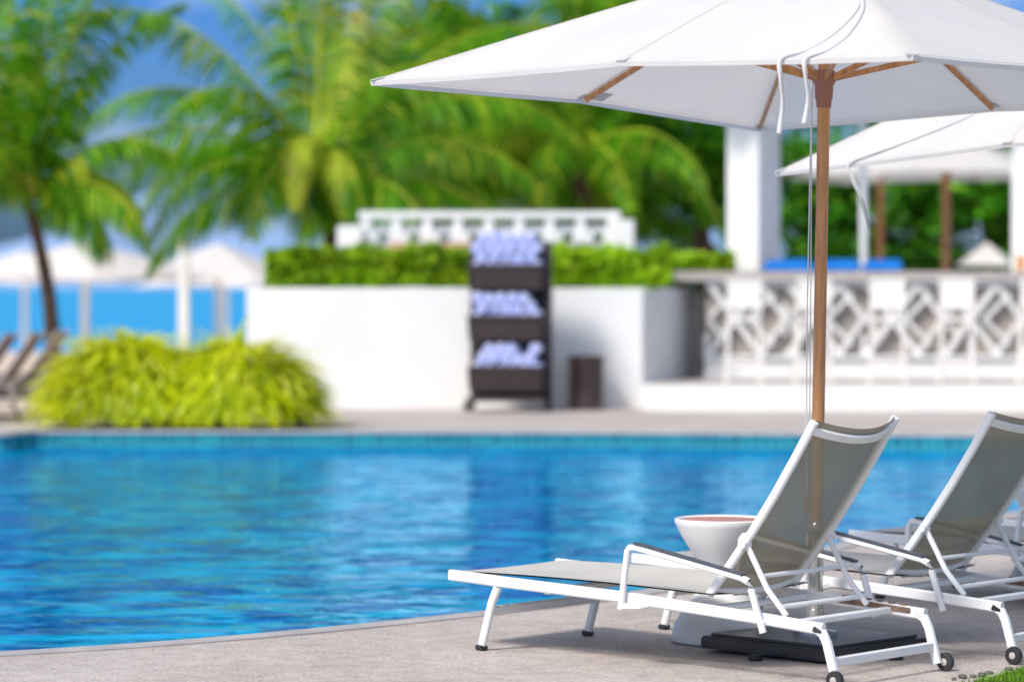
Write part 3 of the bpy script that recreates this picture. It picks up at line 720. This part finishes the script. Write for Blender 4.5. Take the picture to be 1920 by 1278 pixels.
palm((-2.75,45,-.08),(-2.9,45,3.1),[(180,36,4.4,1.8),(174,48,4.7,2.0),(188,24,4.1,1.7),(193,60,4.9,1.7),(150,78,4.8,.8),(80,80,4.8,.7),(40,72,4.9,.8),(20,55,4.9,1.4),(0,42,4.6,1.7),(345,28,4.2,1.7),(10,14,3.8,1.6),(310,55,3.6,1.9),(230,50,3.7,2.0),(150,30,4.0,1.8),(35,26,4.0,1.9),(215,26,3.4,2.1),(325,12,2.8,2.0),(190,5,3.2,1.6),(300,30,2.2,2.8),(240,28,2.3,2.8),(265,20,1.7,2.9),(283,8,1.5,2.4)],
     [(262,55,2.6,4.0),(290,45,2.2,3.6),(60,78,4.6,.6)],label='wide coconut palm with arching fronds and a yellowing frond',ll=1.1,pairs=60)
palm((2.0,52.8,-.1),(1.98,52.8,2.7),ring(16,0,70,2.2,3.1,1.2,2.0),[(200,38,2.4,2.0)],label='short coconut palm behind the terrace balustrade',tr=.12,ll=.85,pairs=54)
palm((-.7,50,-.1),(-.8,50,3.3),ring(9,35,85,4.0,5.0,.8,1.5)+ring(12,-5,35,3.0,4.2,1.4,2.2),[(330,35,3.6,1.8),(345,15,3.2,1.5)],label='dense coconut palm behind the hedge',ll=1.05,pairs=56)
palm((-3.3,56,-.1),(-3.5,56,4.3),ring(5,50,85,3.8,4.8,.7,1.4)+ring(5,0,40,2.6,3.4,1.4,2.0,-90,90),[],label='tall coconut palm rising behind the others',ll=1.0,pairs=50)
palm((1.1,48.5,-.1),(1.0,48.5,3.6),ring(9,35,85,3.6,4.8,.8,1.5)+ring(12,-5,35,2.8,3.8,1.4,2.2),[(220,30,3.2,1.8),(180,25,3.3,1.7),(200,48,3.4,1.7)],label='coconut palm with dense green crown',ll=1.0,pairs=56)

# ---------------------------------------------------------------- broadleaf trees
def tree(base,cz,rx,ry,rz,ncl,nl,label,ls=.10,hollow=.35,tr=.16,m=None):
    r=root('broadleaf_tree',base,label,'tree',0,'broadleaf trees behind the pool')
    t=MB(); fork=Vector((0,0,cz-rz*.75)); t.sweep([(0,0,0),(.06,0,fork.z*.5),fork],[tr*1.3,tr,tr*.8],n=12)
    c=MB(); cl=[]
    while len(cl)<ncl:
        p=Vector((U(-1,1),U(-1,1),U(-1,1)))
        if p.length>1 or p.length<hollow: continue
        p=Vector((p.x*rx,p.y*ry,p.z*rz+cz)); p+=Vector((noise.noise(p*.7),noise.noise(p*.7+Vector((9,0,0))),noise.noise(p*.7+Vector((0,9,0)))))*.5
        cl.append(p)
    for i,p in enumerate(cl):
        if i%3==0:
            m1=fork.lerp(p,.5)+Vector((U(-.2,.2),U(-.2,.2),.15)); t.sweep([fork,m1,p],[tr*.5,tr*.28,.02],n=6)
        R0=U(.28,.55)
        for j in range(nl):
            q=p+Vector((random.gauss(0,R0*.55),random.gauss(0,R0*.55),random.gauss(0,R0*.4)))
            nd=Vector((U(-1,1),U(-1,.6),U(-.1,1.3))).normalized(); u=nd.orthogonal().normalized(); u=Matrix.Rotation(U(0,6.28),3,nd)@u; b_=nd.cross(u); s=ls*U(.7,1.4)
            c.add([q-u*s,q+b_*s*.5,q+u*s,q-b_*s*.5],[(0,1,2,3)])
    t.obj('trunk',M['trunk'],r,smooth=True); c.obj('crown',m or M['leaf'],r); return r
tree((3.15,50,-.1),4.5,1.5,1.6,1.9,70,110,'broadleaf tree with dark green leafy crown')
tree((1.2,60,-.2),6.0,3.2,2.,2.8,65,110,'tall broadleaf tree with airy green crown',ls=.14)
tree((-1.0,62,-.2),5.4,2.2,2.,2.4,42,100,'tall broadleaf tree behind the palms',ls=.14)
tree((7.6,58,-.1),3.1,3.6,2.,1.9,90,130,'dense broadleaf tree behind the pool bar',ls=.12)
tree((10.4,56,-.1),3.8,2.8,2.,2.6,80,120,'dense broadleaf tree behind the pool bar',ls=.12)
leafy_box('hedge',4.9,13,53.0,54.2,-.1,2.0,7000,M['leaf'],'leafy hedge bordering the garden behind the bar',sz=.09)

# ---------------------------------------------------------------- light
SE=rad(47)
sd=Vector((-.66,-.75,0)).normalized()*math.cos(SE)+Vector((0,0,math.sin(SE)))
sun=bpy.data.lights.new('sun','SUN'); sun.energy=3.5; sun.angle=rad(12); sun.color=(1,.955,.89)
so=bpy.data.objects.new('sun',sun); COL.objects.link(so); so.rotation_euler=(-sd).to_track_quat('-Z','Y').to_euler(); so.location=(-10,-8,20)
w=bpy.data.worlds.new('World'); scn.world=w; w.use_nodes=True; N=w.node_tree.nodes; L=w.node_tree.links
bg=N['Background']; bg.inputs[1].default_value=.15
sk=N.new('ShaderNodeTexSky'); sk.sky_type='NISHITA'; sk.sun_disc=False; sk.sun_elevation=SE; sk.sun_rotation=math.atan2(sd.x,sd.y)
sk.air_density=1.; sk.dust_density=2.2; sk.ozone_density=1.0
tc=N.new('ShaderNodeTexCoord'); sp=N.new('ShaderNodeSeparateXYZ'); L.new(tc.outputs['Generated'],sp.inputs[0])
rp=N.new('ShaderNodeValToRGB'); e=rp.color_ramp.elements; e[0].position=0; e[0].color=(.36,.62,1.1,1); e[1].position=.30; e[1].color=(1.15,1.12,1.04,1)
k=e.new(.10); k.color=(.18,.46,1.12,1)
L.new(sp.outputs['Z'],rp.inputs[0])
mx=N.new('ShaderNodeMix'); mx.data_type='RGBA'; mx.blend_type='MULTIPLY'; mx.inputs[0].default_value=1
L.new(sk.outputs[0],mx.inputs[6]); L.new(rp.outputs[0],mx.inputs[7])
mp=N.new('ShaderNodeMapping'); mp.inputs['Scale'].default_value=(1,1,3); L.new(tc.outputs['Generated'],mp.inputs[0])
nz=N.new('ShaderNodeTexNoise'); nz.inputs['Scale'].default_value=11; nz.inputs['Detail'].default_value=5; L.new(mp.outputs[0],nz.inputs['Vector'])
mr=N.new('ShaderNodeMapRange'); mr.inputs[1].default_value=.48; mr.inputs[2].default_value=.72; mr.inputs[3].default_value=0; mr.inputs[4].default_value=.6; L.new(nz.outputs[0],mr.inputs[0])
m3=N.new('ShaderNodeMix'); m3.data_type='RGBA'; L.new(mr.outputs[0],m3.inputs[0]); L.new(mx.outputs[2],m3.inputs[6]); m3.inputs[7].default_value=(5.,5.8,7.,1)
L.new(m3.outputs[2],bg.inputs[0])
scn.view_settings.view_transform='Standard'; scn.view_settings.look='None'; scn.view_settings.exposure=0
# ---------------------------------------------------------------- camera
cam=bpy.data.cameras.new('camera'); co=bpy.data.objects.new('camera',cam); COL.objects.link(co)
cam.lens=105; cam.sensor_width=36; co.location=(0,0,1.48); co.rotation_euler=(rad(90-1.064),0,0)
cam.clip_end=30000; cam.clip_start=.1
cam.dof.use_dof=True; cam.dof.focus_distance=11.6; cam.dof.aperture_fstop=1.7
scn.camera=co
